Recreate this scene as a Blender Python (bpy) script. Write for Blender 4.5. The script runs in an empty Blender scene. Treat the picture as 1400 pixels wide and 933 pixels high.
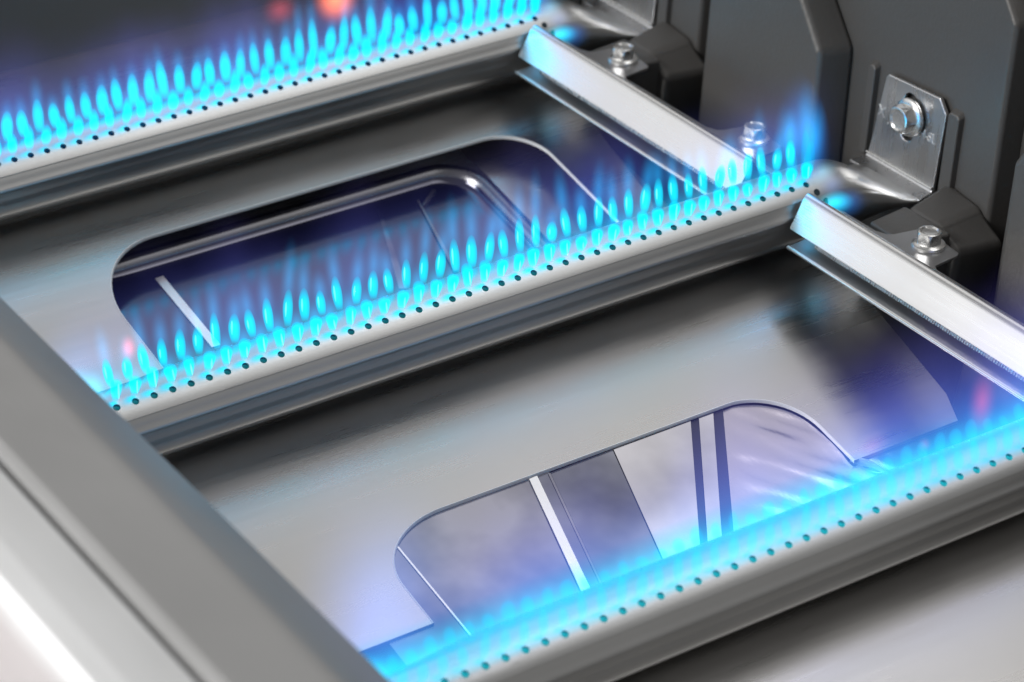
import bpy, bmesh, math, random
from mathutils import Vector, Matrix
random.seed(7)
R = math.radians
SC = bpy.context.scene
COL = SC.collection
K = 0.001                       # everything below is written in millimetres
PITCH = 5.5                     # spacing of the gas ports
SP = 147.3                      # spacing of the burners
SLOPE = 0.21                    # fall of the baffle plates towards the front

# ------------------------------------------------------------------ camera
cd = bpy.data.cameras.new('camera')
cam = bpy.data.objects.new('camera', cd)
COL.objects.link(cam)
SC.camera = cam
cd.sensor_width = 36.0
cd.lens = 3831.83 / 1400 * 36.0
cd.clip_start = 0.01
cd.clip_end = 50
Rw = ((0.8347230530220107, -0.5506699619300836, -0.00013334741767310337),
      (-0.27980373653371493, -0.4239268181782986, -0.8613918515118395),
      (0.47428608853242243, 0.7190609472479674, -0.5079410008726122))
cx, cy_, cz = Vector(Rw[0]), Vector(Rw[1]), Vector(Rw[2])
M = Matrix((cx, -cy_, -cz)).transposed().to_4x4()
M.translation = Vector((-488.994, -579.928, 389.4879)) * K
cam.matrix_world = M
cd.dof.use_dof = True
cd.dof.focus_distance = 0.785
cd.dof.aperture_fstop = 19.0

# ------------------------------------------------------------------ world, lamps, exposure
w = bpy.data.worlds.new('World')
SC.world = w
w.use_nodes = True
bg = w.node_tree.nodes['Background']
bg.inputs[0].default_value = (1.0, 0.99, 0.975, 1)
bg.inputs[1].default_value = 0.26


def area(name, loc, target, sx, sy, power, col=(1, 1, 1)):
    l = bpy.data.lights.new(name, 'AREA')
    l.shape = 'RECTANGLE'
    l.size, l.size_y = sx * K, sy * K
    l.energy = power
    l.color = col
    o = bpy.data.objects.new(name, l)
    COL.objects.link(o)
    o.location = Vector(loc) * K
    d = (Vector(target) - Vector(loc)).normalized()
    o.rotation_euler = d.to_track_quat('-Z', 'Y').to_euler()
    return o


WARM = (1.0, 0.985, 0.965)
area('softbox_overhead', (400, -40, 1180), (-80, 0, 0), 750, 330, 1.45, WARM)
area('softbox_front', (520, -480, 1040), (-80, 0, 0), 800, 560, 1.35, WARM)
area('softbox_key_left', (-1250, 160, 760), (40, 0, 0), 600, 600, 16.0, WARM)
area('softbox_far_left', (-1050, 1100, 620), (0, 0, 0), 1500, 1200, 3.6)
area('softbox_rear', (600, 600, 1010), (-80, -20, -20), 1500, 800, 2.15, WARM)

SC.view_settings.view_transform = 'Standard'
SC.view_settings.look = 'None'
SC.view_settings.exposure = 0.0
SC.view_settings.gamma = 1.0
cy = SC.cycles
cy.max_bounces = 10
cy.diffuse_bounces = 3
cy.glossy_bounces = 6
cy.transmission_bounces = 4
cy.volume_bounces = 0
cy.transparent_max_bounces = 96
cy.use_denoising = True
cy.sample_clamp_indirect = 6.0
cy.use_adaptive_sampling = True
cy.adaptive_threshold = 0.01


# ------------------------------------------------------------------ materials
def newmat(name):
    m = bpy.data.materials.new(name)
    m.use_nodes = True
    nt = m.node_tree
    return m, nt, nt.nodes['Principled BSDF'], nt.nodes['Material Output']


def metal(name, base, rough, metallic=1.0, stretch=(3, 120, 120), rvar=0.12, bump=0.15, bscale=1.0,
          blotch=0.1, smear=0.0, cvar=None, grain=None):
    """brushed metal: streaks run along the object's axis with the small scale factor"""
    m, nt, p, out = newmat(name)
    N, L = nt.nodes, nt.links
    tc = N.new('ShaderNodeTexCoord')
    mp = N.new('ShaderNodeMapping')
    mp.inputs['Scale'].default_value = [s * 10 for s in stretch]
    L.new(tc.outputs['Object'], mp.inputs['Vector'])
    n1 = N.new('ShaderNodeTexNoise')
    n1.inputs['Scale'].default_value = bscale
    n1.inputs['Detail'].default_value = 5
    n1.inputs['Roughness'].default_value = 0.65
    L.new(mp.outputs[0], n1.inputs['Vector'])
    n2 = N.new('ShaderNodeTexNoise')            # slow blotches of wear and oil film
    n2.inputs['Scale'].default_value = 22
    n2.inputs['Detail'].default_value = 4
    L.new(tc.outputs['Object'], n2.inputs['Vector'])
    mr = N.new('ShaderNodeMapRange')
    mr.inputs['From Min'].default_value = 0.25
    mr.inputs['From Max'].default_value = 0.75
    mr.inputs['To Min'].default_value = rough - rvar * 0.5
    mr.inputs['To Max'].default_value = rough + rvar * 0.5
    L.new(n1.outputs['Fac'], mr.inputs['Value'])
    ad = N.new('ShaderNodeMath')
    ad.operation = 'MULTIPLY_ADD'
    L.new(n2.outputs['Fac'], ad.inputs[0])
    ad.inputs[1].default_value = blotch
    L.new(mr.outputs[0], ad.inputs[2])
    L.new(ad.outputs[0], p.inputs['Roughness'])
    cr = N.new('ShaderNodeMixRGB')
    cr.inputs['Color1'].default_value = [c * 0.93 for c in base] + [1]
    cr.inputs['Color2'].default_value = [min(1, c * 1.06) for c in base] + [1]
    if cvar:                                        # cloudy tone, painting uneven reflections into the tray steel
        cr.inputs['Color1'].default_value = [c * cvar[0] for c in base] + [1]
        cr.inputs['Color2'].default_value = [min(1, c * cvar[1]) for c in base] + [1]
        st = N.new('ShaderNodeMapRange')
        st.inputs['From Min'].default_value = 0.36
        st.inputs['From Max'].default_value = 0.62
        L.new(n2.outputs['Fac'], st.inputs['Value'])
        L.new(st.outputs[0], cr.inputs['Fac'])
    else:
        L.new(n2.outputs['Fac'], cr.inputs['Fac'])
    L.new(cr.outputs[0], p.inputs['Base Color'])
    p.inputs['Metallic'].default_value = metallic
    bm_ = N.new('ShaderNodeBump')
    bm_.inputs['Strength'].default_value = bump
    bm_.inputs['Distance'].default_value = 0.0002
    L.new(n1.outputs['Fac'], bm_.inputs['Height'])
    L.new(bm_.outputs[0], p.inputs['Normal'])
    if smear:
        mp2 = N.new('ShaderNodeMapping')
        mp2.inputs['Rotation'].default_value = (0, 0, R(-38))
        mp2.inputs['Scale'].default_value = (9, 70, 20)
        L.new(tc.outputs['Object'], mp2.inputs['Vector'])
        n4 = N.new('ShaderNodeTexNoise')
        n4.inputs['Scale'].default_value = 1.0
        n4.inputs['Detail'].default_value = 3
        L.new(mp2.outputs[0], n4.inputs['Vector'])
        m4 = N.new('ShaderNodeMath')
        m4.operation = 'MULTIPLY_ADD'
        L.new(n4.outputs['Fac'], m4.inputs[0])
        m4.inputs[1].default_value = smear
        L.new(ad.outputs[0], m4.inputs[2])
        L.new(m4.outputs[0], p.inputs['Roughness'])
    if grain:
        n3 = N.new('ShaderNodeTexNoise')
        n3.inputs['Scale'].default_value = grain[0]
        n3.inputs['Detail'].default_value = 3
        L.new(tc.outputs['Object'], n3.inputs['Vector'])
        b2 = N.new('ShaderNodeBump')
        b2.inputs['Strength'].default_value = grain[1]
        b2.inputs['Distance'].default_value = 0.0002
        L.new(n3.outputs['Fac'], b2.inputs['Height'])
        L.new(bm_.outputs[0], b2.inputs['Normal'])
        L.new(b2.outputs[0], p.inputs['Normal'])
    return m


M_TUBE = metal('burner_steel', (0.55, 0.55, 0.545), 0.30, stretch=(1.2, 60, 60), bump=0.10, rvar=0.10, grain=(3500, 0.12))
M_PLATE = metal('baffle_steel', (0.53, 0.52, 0.51), 0.14, stretch=(3, 80, 80), bump=0.012, rvar=0.08, blotch=0.10, smear=0.22, grain=(2000, 0.09))
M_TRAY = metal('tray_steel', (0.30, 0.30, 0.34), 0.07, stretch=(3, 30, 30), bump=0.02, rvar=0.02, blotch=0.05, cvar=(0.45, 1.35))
M_TRAYL = metal('tray_reflection_light', (0.60, 0.59, 0.63), 0.09, stretch=(3, 30, 30), bump=0.02, rvar=0.02, blotch=0.06, cvar=(0.75, 1.2))  # lighter copy of the tray steel paints the bright reflection bands
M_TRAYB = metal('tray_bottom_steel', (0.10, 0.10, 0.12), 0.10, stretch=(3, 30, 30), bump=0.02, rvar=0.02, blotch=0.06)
M_RIM = metal('rim_steel', (0.20, 0.20, 0.21), 0.22, stretch=(3, 30, 30), bump=0.05, rvar=0.06)
M_FOIL = metal('tray_foil', (0.46, 0.43, 0.47), 0.13, stretch=(8, 2.5, 8), bump=0.6, rvar=0.05, bscale=1.1)
M_RAIL = metal('rail_steel', (0.80, 0.80, 0.80), 0.22, stretch=(90, 4, 90), bump=0.08, rvar=0.06)
M_RAIL2 = metal('rail_tab_steel', (0.42, 0.42, 0.43), 0.30, stretch=(90, 4, 90), bump=0.1, rvar=0.08)
M_BRIGHT = metal('pale_steel', (0.92, 0.92, 0.92), 0.3, stretch=(60, 3, 60), bump=0.03)
M_EDGE = metal('pale_cut_edge', (0.9, 0.9, 0.9), 0.4, metallic=0.15, stretch=(20, 20, 20), bump=0.0)
M_PORT = metal('port_shadow', (0.01, 0.02, 0.025), 0.6, metallic=0.0, stretch=(20, 20, 20), bump=0.0)
M_BRACKET = metal('bracket_steel', (0.58, 0.58, 0.59), 0.22, stretch=(22, 22, 1.5), bump=0.5, rvar=0.22, blotch=0.15)
M_BOLT = metal('bolt_zinc', (0.76, 0.76, 0.75), 0.22, stretch=(30, 30, 30), bump=0.05)
M_CAST = metal('cast_paint', (0.100, 0.096, 0.092), 0.40, metallic=0.35, stretch=(30, 30, 30), bump=0.12, grain=(700, 0.45))
M_FRAME = metal('frame_steel', (0.40, 0.40, 0.40), 0.34, metallic=0.6, stretch=(60, 3, 60), bump=0.10, rvar=0.12, blotch=0.35)
M_LID = metal('frame_trim_steel', (0.84, 0.85, 0.86), 0.38, metallic=0.55, stretch=(60, 3, 60), bump=0.04)
M_REAR = metal('rear_enamel', (0.13, 0.13, 0.13), 0.5, metallic=0.1, stretch=(20, 20, 20), bump=0.06)
M_FLOOR = metal('lower_pan_steel', (0.22, 0.23, 0.26), 0.22, stretch=(4, 60, 60), bump=0.1)
M_DARK = metal('dark_reflection', (0.05, 0.05, 0.06), 0.25, stretch=(20, 20, 20), bump=0.05)  # paints the dark reflection stripes in the tray
M_PINK = metal('copper_pink_panel', (0.36, 0.27, 0.27), 0.5, metallic=0.1, stretch=(20, 20, 20), bump=0.02)


def vol(name, emit, strength, absorb=None, adens=0.0):
    m = bpy.data.materials.new(name)
    m.use_nodes = True
    nt = m.node_tree
    nt.nodes.clear()
    out = nt.nodes.new('ShaderNodeOutputMaterial')
    em = nt.nodes.new('ShaderNodeEmission')
    em.inputs[0].default_value = (*emit, 1)
    em.inputs[1].default_value = strength
    if absorb:
        ab = nt.nodes.new('ShaderNodeVolumeAbsorption')
        ab.inputs['Color'].default_value = (*absorb, 1)
        ab.inputs['Density'].default_value = adens
        ads = nt.nodes.new('ShaderNodeAddShader')
        nt.links.new(em.outputs[0], ads.inputs[0])
        nt.links.new(ab.outputs[0], ads.inputs[1])
        nt.links.new(ads.outputs[0], out.inputs['Volume'])
    else:
        nt.links.new(em.outputs[0], out.inputs['Volume'])
    return m


V_CONE = vol('flame_cyan', (0.0, 0.84, 0.90), 330, (0.03, 0.9, 1.0), 800)
V_CONE_FAR = vol('flame_cyan_tall', (0.0, 0.82, 0.92), 270, (0.03, 0.9, 1.0), 500)
V_CONE_SOFT = vol('flame_cyan_short', (0.0, 0.72, 0.80), 62, (0.05, 0.92, 1.0), 200)


def fade_cone(m, strength, adens, lo=0.18, hi=0.55, end=0.25):
    """flame thins out at its foot and towards its tip"""
    nt = m.node_tree
    em = [n for n in nt.nodes if n.type == 'EMISSION'][0]
    ab = [n for n in nt.nodes if n.type == 'VOLUME_ABSORPTION'][0]
    tc = nt.nodes.new('ShaderNodeTexCoord')
    sx = nt.nodes.new('ShaderNodeSeparateXYZ')
    nt.links.new(tc.outputs['Generated'], sx.inputs[0])
    r = nt.nodes.new('ShaderNodeValToRGB')
    e = r.color_ramp.elements
    e[0].position, e[0].color = 0.0, (0.25, 0.25, 0.25, 1)
    e[1].position, e[1].color = 1.0, (end, end, end, 1)
    for p in (lo, hi):
        x = e.new(p)
        x.color = (1, 1, 1, 1)
    nt.links.new(sx.outputs['Z'], r.inputs[0])
    for node, key, v in ((em, 1, strength), (ab, 1, adens)):
        mu = nt.nodes.new('ShaderNodeMath')
        mu.operation = 'MULTIPLY'
        mu.inputs[1].default_value = v
        nt.links.new(r.outputs[0], mu.inputs[0])
        nt.links.new(mu.outputs[0], node.inputs[key])
    m.cycles.volume_step_rate = 0.8


fade_cone(V_CONE, 330, 800, hi=0.6, end=0.15)
fade_cone(V_CONE_FAR, 290, 500, hi=0.6, end=0.2)
V_CORE = vol('flame_core', (0.75, 1.0, 0.95), 1300)


def blob_mat(name, col, strength):
    """soft glowing ball: emission fades from the middle to the skin"""
    m = vol(name, col, strength)
    nt = m.node_tree
    em = [n for n in nt.nodes if n.type == 'EMISSION'][0]
    tc = nt.nodes.new('ShaderNodeTexCoord')
    ma = nt.nodes.new('ShaderNodeMapping')
    ma.inputs['Location'].default_value = (-1, -1, -1)
    ma.inputs['Scale'].default_value = (2, 2, 2)
    g = nt.nodes.new('ShaderNodeTexGradient')
    g.gradient_type = 'QUADRATIC_SPHERE'
    mu = nt.nodes.new('ShaderNodeMath')
    mu.operation = 'MULTIPLY'
    mu.inputs[1].default_value = strength
    nt.links.new(tc.outputs['Generated'], ma.inputs[0])
    nt.links.new(ma.outputs[0], g.inputs[0])
    nt.links.new(g.outputs['Fac'], mu.inputs[0])
    nt.links.new(mu.outputs[0], em.inputs[1])
    m.cycles.volume_step_rate = 0.4
    return m


V_ORANGE = blob_mat('flame_orange', (1.0, 0.20, 0.08), 420)
V_PINK = blob_mat('flame_pink', (1.0, 0.10, 0.16), 420)
V_MANTLE = blob_mat('flame_blue', (0.0, 0.34, 0.74), 230)
V_MANTLE_SOFT = blob_mat('flame_blue_soft', (0.0, 0.45, 0.66), 38)
V_CYANBALL = blob_mat('flame_cyan_ball', (0.0, 0.66, 0.85), 360)
V_WHITEBALL = blob_mat('flame_white_ball', (0.15, 0.70, 1.0), 120)
V_BLUEBALL = blob_mat('flame_blue_plume', (0.02, 0.26, 0.95), 95)


def haze_mat(name, z0, h, x0, x1, strength, seed):
    """burnt-gas glow over a burner: blue at the ports, violet and thin above"""
    m = bpy.data.materials.new(name)
    m.use_nodes = True
    nt = m.node_tree
    N, L = nt.nodes, nt.links
    N.clear()
    out = N.new('ShaderNodeOutputMaterial')
    tc = N.new('ShaderNodeTexCoord')
    sx = N.new('ShaderNodeSeparateXYZ')
    L.new(tc.outputs['Object'], sx.inputs[0])

    def math_(op, a, b=None, c=None, clamp=False):
        n = N.new('ShaderNodeMath')
        n.operation = op
        n.use_clamp = clamp
        for i, v in enumerate((a, b, c)):
            if v is None:
                continue
            if hasattr(v, 'links'):
                L.new(v, n.inputs[i])
            else:
                n.inputs[i].default_value = v
        return n.outputs[0]
    zz = math_('DIVIDE', math_('SUBTRACT', sx.outputs['Z'], z0 * K), h * K)      # 0 at the ports .. 1 at the top
    yy = math_('DIVIDE', sx.outputs['Y'], 0.012)
    mp = N.new('ShaderNodeMapping')
    mp.inputs['Scale'].default_value = (38, 25, 10)
    mp.inputs['Location'].default_value = (seed, seed * 0.7, 0)
    L.new(tc.outputs['Object'], mp.inputs['Vector'])
    nz = N.new('ShaderNodeTexNoise')
    nz.inputs['Scale'].default_value = 1.0
    nz.inputs['Detail'].default_value = 2.5
    L.new(mp.outputs[0], nz.inputs['Vector'])
    # tongues: noise lifts and lowers the top of the glow
    top = math_('SUBTRACT', math_('MULTIPLY_ADD', nz.outputs['Fac'], 0.9, 0.42), zz, clamp=True)
    top = math_('POWER', top, 1.6)
    side = math_('SUBTRACT', 1.0, math_('MULTIPLY', yy, yy), clamp=True)
    ends = math_('MULTIPLY',
                 math_('DIVIDE', math_('SUBTRACT', sx.outputs['X'], x0 * K), 0.016, clamp=True),
                 math_('DIVIDE', math_('SUBTRACT', x1 * K, sx.outputs['X']), 0.016, clamp=True))
    low = math_('MULTIPLY_ADD', zz, 6.0, 0.7, clamp=True)
    d = math_('MULTIPLY', math_('MULTIPLY', top, side), math_('MULTIPLY', ends, low))
    ramp = N.new('ShaderNodeValToRGB')
    e = ramp.color_ramp.elements
    e[0].position = 0.0
    e[0].color = (0.02, 0.34, 0.95, 1)
    e[1].position = 0.9
    e[1].color = (0.13, 0.10, 0.42, 1)
    mid = e.new(0.35)
    mid.color = (0.11, 0.16, 0.74, 1)
    L.new(zz, ramp.inputs[0])
    em = N.new('ShaderNodeEmission')
    L.new(ramp.outputs[0], em.inputs[0])
    L.new(math_('MULTIPLY', d, strength), em.inputs[1])
    L.new(em.outputs[0], out.inputs['Volume'])
    m.cycles.volume_step_rate = 0.35
    m.cycles.homogeneous_volume = False
    return m


# ------------------------------------------------------------------ helpers
def mesh_obj(name, verts, faces, mat, parent=None, smooth=True, sharp=35, loc=(0, 0, 0), rot=None, bevel=0, seg=2):
    me = bpy.data.meshes.new(name)
    me.from_pydata([tuple(c * K for c in v) for v in verts], [], faces)
    me.validate()
    bm = bmesh.new()
    bm.from_mesh(me)
    bmesh.ops.remove_doubles(bm, verts=bm.verts, dist=1e-7)
    bmesh.ops.recalc_face_normals(bm, faces=bm.faces)
    bm.to_mesh(me)
    bm.free()
    if smooth:
        for p in me.polygons:
            p.use_smooth = True
        me.set_sharp_from_angle(angle=R(sharp))
    me.materials.append(mat)
    o = bpy.data.objects.new(name, me)
    COL.objects.link(o)
    o.location = Vector(loc) * K
    if rot:
        o.rotation_euler = rot
    if parent:
        o.parent = parent
    if bevel:
        b = o.modifiers.new('bevel', 'BEVEL')
        b.width = bevel * K
        b.segments = seg
        b.limit_method = 'ANGLE'
        b.angle_limit = R(30)
        b.harden_normals = True
    return o


def empty(name, loc, label, cat, group=None):
    o = bpy.data.objects.new(name, None)
    COL.objects.link(o)
    o.empty_display_size = 0.01
    o.location = Vector(loc) * K
    o['label'] = label
    o['category'] = cat
    if group:
        o['group'] = group
    return o


def tag(o, label=None, cat=None, group=None, kind=None):
    for k, v in (('label', label), ('category', cat), ('group', group), ('kind', kind)):
        if v:
            o[k] = v
    return o


def prism(poly, axis, a, b, fn=None):
    """polygon (2-D) extruded along one axis from a to b. axis 0: poly=(y,z); 1: (x,z); 2: (x,y)"""
    n = len(poly)

    def pt(p, t):
        v = (t, p[0], p[1]) if axis == 0 else ((p[0], t, p[1]) if axis == 1 else (p[0], p[1], t))
        return fn(v) if fn else v
    vs = [pt(p, a) for p in poly] + [pt(p, b) for p in poly]
    fs = [tuple(range(n - 1, -1, -1)), tuple(range(n, 2 * n))]
    fs += [(i, (i + 1) % n, n + (i + 1) % n, n + i) for i in range(n)]
    return vs, fs


def taper(poly0, poly1, x0, x1, fn=None):
    n = len(poly0)
    vs = [(x0, *p) for p in poly0] + [(x1, *p) for p in poly1]
    if fn:
        vs = [fn(v) for v in vs]
    fs = [tuple(range(n - 1, -1, -1)), tuple(range(n, 2 * n))]
    fs += [(i, (i + 1) % n, n + (i + 1) % n, n + i) for i in range(n)]
    return vs, fs


def sweep(path, prof, closed=False):
    """extrude a profile (list of (x,z)) along Y stations"""
    vs, fs = [], []
    m = len(prof)
    for y in path:
        vs += [(p[0], y, p[1]) for p in prof]
    for i in range(len(path) - 1):
        for j in range(m - (0 if closed else 1)):
            a, b = i * m + j, i * m + (j + 1) % m
            fs.append((a, b, b + m, a + m))
    return vs, fs


# ------------------------------------------------------------------ the setting underneath
floor = mesh_obj('lower_pan_floor', [(-300, -420, -78), (60, -420, -78), (60, 275, -78), (-300, 275, -78)], [(0, 1, 2, 3)], M_FLOOR, smooth=False)
tag(floor, kind='structure')

# rear wall of the firebox
rw = mesh_obj('rear_wall', *prism([(268, -78), (280, -78), (282, 42), (270, 42)], 0, -300, 60), M_REAR, smooth=False, bevel=1.2)
tag(rw, 'dark enamelled rear wall beyond the farthest burner', 'wall')


# ------------------------------------------------------------------ cast side wall
def lean(v):
    return (v[0] + 0.07 * (v[2] + 10), v[1], v[2])


wall = empty('side_wall', (52, 0, -78), 'dark grey cast side wall with stepped ribs that holds the burner brackets', 'wall')


def wpart(name, vf, bevel=1.6, parent=wall, mat=None, seg=3):
    vs, fs = vf
    o = mesh_obj(name, [(v[0] - 52, v[1], v[2] + 78) for v in vs], fs, mat or M_CAST, parent, bevel=bevel, seg=seg)
    return o


wpart('wall_panel', taper([(-330, -78), (268, -78), (268, 68), (-330, 68)], [(-330, -78), (268, -78), (268, 68), (-330, 68)], 52, 58, lean))
for k in (-2, -1, 0, 1):
    oy = k * SP
    # raised pad carrying the bracket, its front corner cut back towards the top
    pad0 = [(-33.5, -78), (60, -78), (60, 150), (60, 150), (-6, 150), (-6, 92), (-32.8, 52.6)]
    pad0 = [(-33.5, -78), (60, -78), (60, 66.5), (20, 66.5), (-22, 66.5), (-32.8, 52.6)]
    p0 = [(a + oy, b) for a, b in pad0]
    p1 = [(a + oy - 2.0 * (i in (0, 5)), b) for i, (a, b) in enumerate(pad0)]
    wpart('bracket_pad', taper(p0, p1, 44.2, 53, lean))
    # thick rib block to the left of the bracket, narrowing upwards
    rb = [(36.8, -40), (95.5, -40), (95.5, 20), (90, 28), (74, 65), (66, 65), (49.4, 35), (38.2, 20.3)]
    r0 = [(a + oy, b) for a, b in rb]
    cxm = sum(a for a, b in r0) / len(r0)
    r1 = [((a - cxm) * 1.10 + cxm - 0.0, b) for a, b in r0]
    wpart('rib_block', taper(r0, r1, 32, 44.4, lean), bevel=2.0)
    # foot under the rib block, spreading out below the tubes
    ft = [(30, -78), (104, -78), (99, -38), (34, -38)]
    f0 = [(a + oy, b) for a, b in ft]
    wpart('rib_foot', taper(f0, [(a + (1 if a > cxm else -1) * 2, b) for a, b in f0], 28, 44.6, lean), bevel=2.0)
    # two narrow guide ribs that keep the bracket upright
    for (ya, yb, zt, zb, tip) in ((22.6, 26.0, 19.0, -11, 0), (-12.0, -17.0, 17.5, -13.6, 1)):
        y0, y1 = sorted((ya + oy, yb + oy))
        g0 = [(y0, zb), (y1, zb), (y1, zt - 1), (y1 - 1, zt), (y0 + 1, zt), (y0, zt - 1)]
        g1 = [(y0 - 0.5, zb), (y1 + 0.5, zb), (y1 + 0.5, zt), (y1 - 0.5, zt + 1.4), (y0 + 0.5, zt + 1.4), (y0 - 0.5, zt)]
        wpart('guide_rib', taper(g0, g1, 42.2, 44.6, lean), bevel=0.5, seg=2)
    # boss that carries the crossover rail's tab: a shelf with a chamfered nose
    b0 = [(-16, -8.4), (-29.5, -8.6), (-31.5, -9.5), (-40, -13.5), (-38.5, -30), (-30, -46), (-14, -46)]
    b1 = [(-14, -5.0), (-29.5, -7.0), (-31.5, -9.0), (-41, -14.5), (-39.5, -32), (-30, -50), (-12, -50)]
    wpart('boss', taper([(a + oy, b) for a, b in b0], [(a + oy, b) for a, b in b1], 26.5, 44.8), bevel=2.2)
    s0 = [(-17, -8.1), (-34.5, -8.1), (-33, -28), (-18, -28)]
    s1 = [(-15, -8.1), (-36.5, -8.1), (-35, -34), (-16, -34)]
    wpart('boss_shelf', taper([(a + oy, b) for a, b in s0], [(a + oy, b) for a, b in s1], 11.0, 27.0), bevel=1.2)

# ------------------------------------------------------------------ baffle plates
def rounded_notch(x0, x1, yb, yf, r0, r1, seg=14):
    pts = [(x0, yf)]
    for i in range(seg + 1):                        # back left corner
        a = math.pi - (math.pi / 2) * i / seg
        pts.append((x0 + r0[0] + r0[0] * math.cos(a), yb - r0[1] + r0[1] * math.sin(a)))
    for i in range(seg + 1):
        a = math.pi / 2 - (math.pi / 2) * i / seg
        pts.append((x1 - r1 + r1 * math.cos(a), yb - r1 + r1 * math.sin(a)))
    pts.append((x1, yf))
    return pts


def sheet_poly(name, outer, zf, th, mat, parent, edge_mat=None, bevel=0):
    vs = [(x, y, zf(x, y)) for x, y in outer] + [(x, y, zf(x, y) - th) for x, y in outer]
    n = len(outer)
    fs = [tuple(range(n)), tuple(range(2 * n - 1, n - 1, -1))] + [(i, n + i, n + (i + 1) % n, (i + 1) % n) for i in range(n)]
    return mesh_obj(name, vs, fs, mat, parent, smooth=False, bevel=bevel)


def baffle(k, label, notch):
    oy = k * SP
    b = empty('baffle_plate', (-103, oy, -25), label, 'baffle plate', 'sloping steel plates between the burners')
    zf = lambda x, y: SLOPE * y
    yf = -78.5
    out = [(-320, 22), (-320, yf + 1)]
    out[1] = (-320, yf)
    if notch:
        x0, x1, yb, r0, r1 = notch
        nt_ = rounded_notch(x0, x1, yb, yf, r0, r1)
        outer = [(-320, 22), (-320, yf)] + nt_ + [(-4, yf), (0.5, -68), (7, -20), (10, 22)]
    else:
        outer = [(-320, 22), (-320, yf), (-4, yf), (0.5, -68), (7, -20), (10, 22)]
    outer = [(x + 103, y) for x, y in outer][::-1]
    p = sheet_poly('sheet', outer, zf, 0.9, M_PLATE, b)
    # thin rolled lip round the notch, pale colour painting its bright edge line
    if notch:
        pts = nt_
        vs, fs = [], []
        for i, (x, y) in enumerate(pts):
            a = pts[max(i - 1, 0)]
            c = pts[min(i + 1, len(pts) - 1)]
            t = Vector((c[0] - a[0], c[1] - a[1])).normalized()
            nrm = (-t.y, t.x)                      # into the sheet
            ww = 0.38
            z = zf(x, y)
            vs += [(x + 103, y, z + 0.10), (x + 103 - nrm[0] * 0.12, y - nrm[1] * 0.12, z - 0.4),
                   (x + 103, y, z - 1.0), (x + 103 + nrm[0] * ww, y + nrm[1] * ww, z + 0.06)]
        for i in range(len(pts) - 1):
            for j in range(4):
                q = i * 4
                fs.append((q + j, q + (j + 1) % 4, q + 4 + (j + 1) % 4, q + 4 + j))
        mesh_obj('cut_edge', vs, fs, M_EDGE, b)
    # back flange, its upper part added out of sight to block light
    vs, fs = prism([(21.9, 13.0), (22.9, 13.0), (22.9, -24), (21.9, -24)], 0, -216, 113)
    mesh_obj('back_flange_blocker', vs, fs, M_FLOOR, b, smooth=False)
    return b


baffle(2, 'steel baffle plate behind the farthest burner, at the foot of the dark rear wall', None)
PA = baffle(1, 'baffle plate behind the middle burner, its large rounded opening showing a black slit', (-182.5, -16.5, -18.3, (26, 32), 17))
PB = baffle(0, 'baffle plate before the middle burner, its rounded opening full of striped reflections', (-182.5, -42.5, -43.8, (24, 20), 19))
baffle(-1, 'plain steel baffle plate in front of the nearest burner, lower right corner', None)

# curled tab at the right corner of the opening
pts = []
for i in range(9):
    t = i / 8
    pts.append((-42.3 + 6.5 * t, -76.5 - 8.5 * t, -42.2 + 1.1 * math.sin(t * math.pi) - 2.4 * t * t))
vs, fs = [], []
for i, (x, y, z) in enumerate(pts):
    h = 2.6 * (1 - 0.8 * i / 8)
    vs += [(x + 103, y, z + 25), (x + 103 - 0.4, y - 0.5, z + 25 - h), (x + 103 + .3, y, z + 25 - h), (x + 103 + 0.5, y + .4, z + 25)]
for i in range(8):
    for j in range(4):
        q = i * 4
        fs.append((q + j, q + (j + 1) % 4, q + 4 + (j + 1) % 4, q + 4 + j))
mesh_obj('curled_tab', vs, fs, M_BRIGHT, PB)

# ------------------------------------------------------------------ reflecting tray in the near opening, reflections painted as strips
TB = empty('grease_tray', (-110, -70, -42), 'mirror-like tray with painted white and dark reflection stripes seen through the near rounded opening', 'tray', 'grease trays under the plate openings')
yT0, yT1 = -34.0, -118.0


def tb_strip(name, a0, a1, b0, b1, mat, dz0, dz1, th=0.7):
    """a0..a1 = x span at y=-40, b0..b1 = x span at y=-86; dz0/dz1 = height of the left/right long edge"""
    def X(p, q, y):
        return p + (q - p) * (y + 40) / (-46.0)
    vs = []
    for y in (yT0 if max(dz0, dz1) <= 0.05 else -44.3, yT1):
        for (p, q, dz) in ((a0, b0, dz0), (a1, b1, dz1)):
            x = X(p, q, y)
            vs.append((x + 110, y + 70, SLOPE * y - 25 - 1.02 + dz + 42))
    vs += [(x, y, z - th) for x, y, z in vs]
    fs = [(0, 1, 3, 2), (4, 6, 7, 5), (0, 4, 5, 1), (1, 5, 7, 3), (3, 7, 6, 2), (2, 6, 4, 0)]
    return mesh_obj(name, vs, fs, mat, TB, smooth=False)


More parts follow.
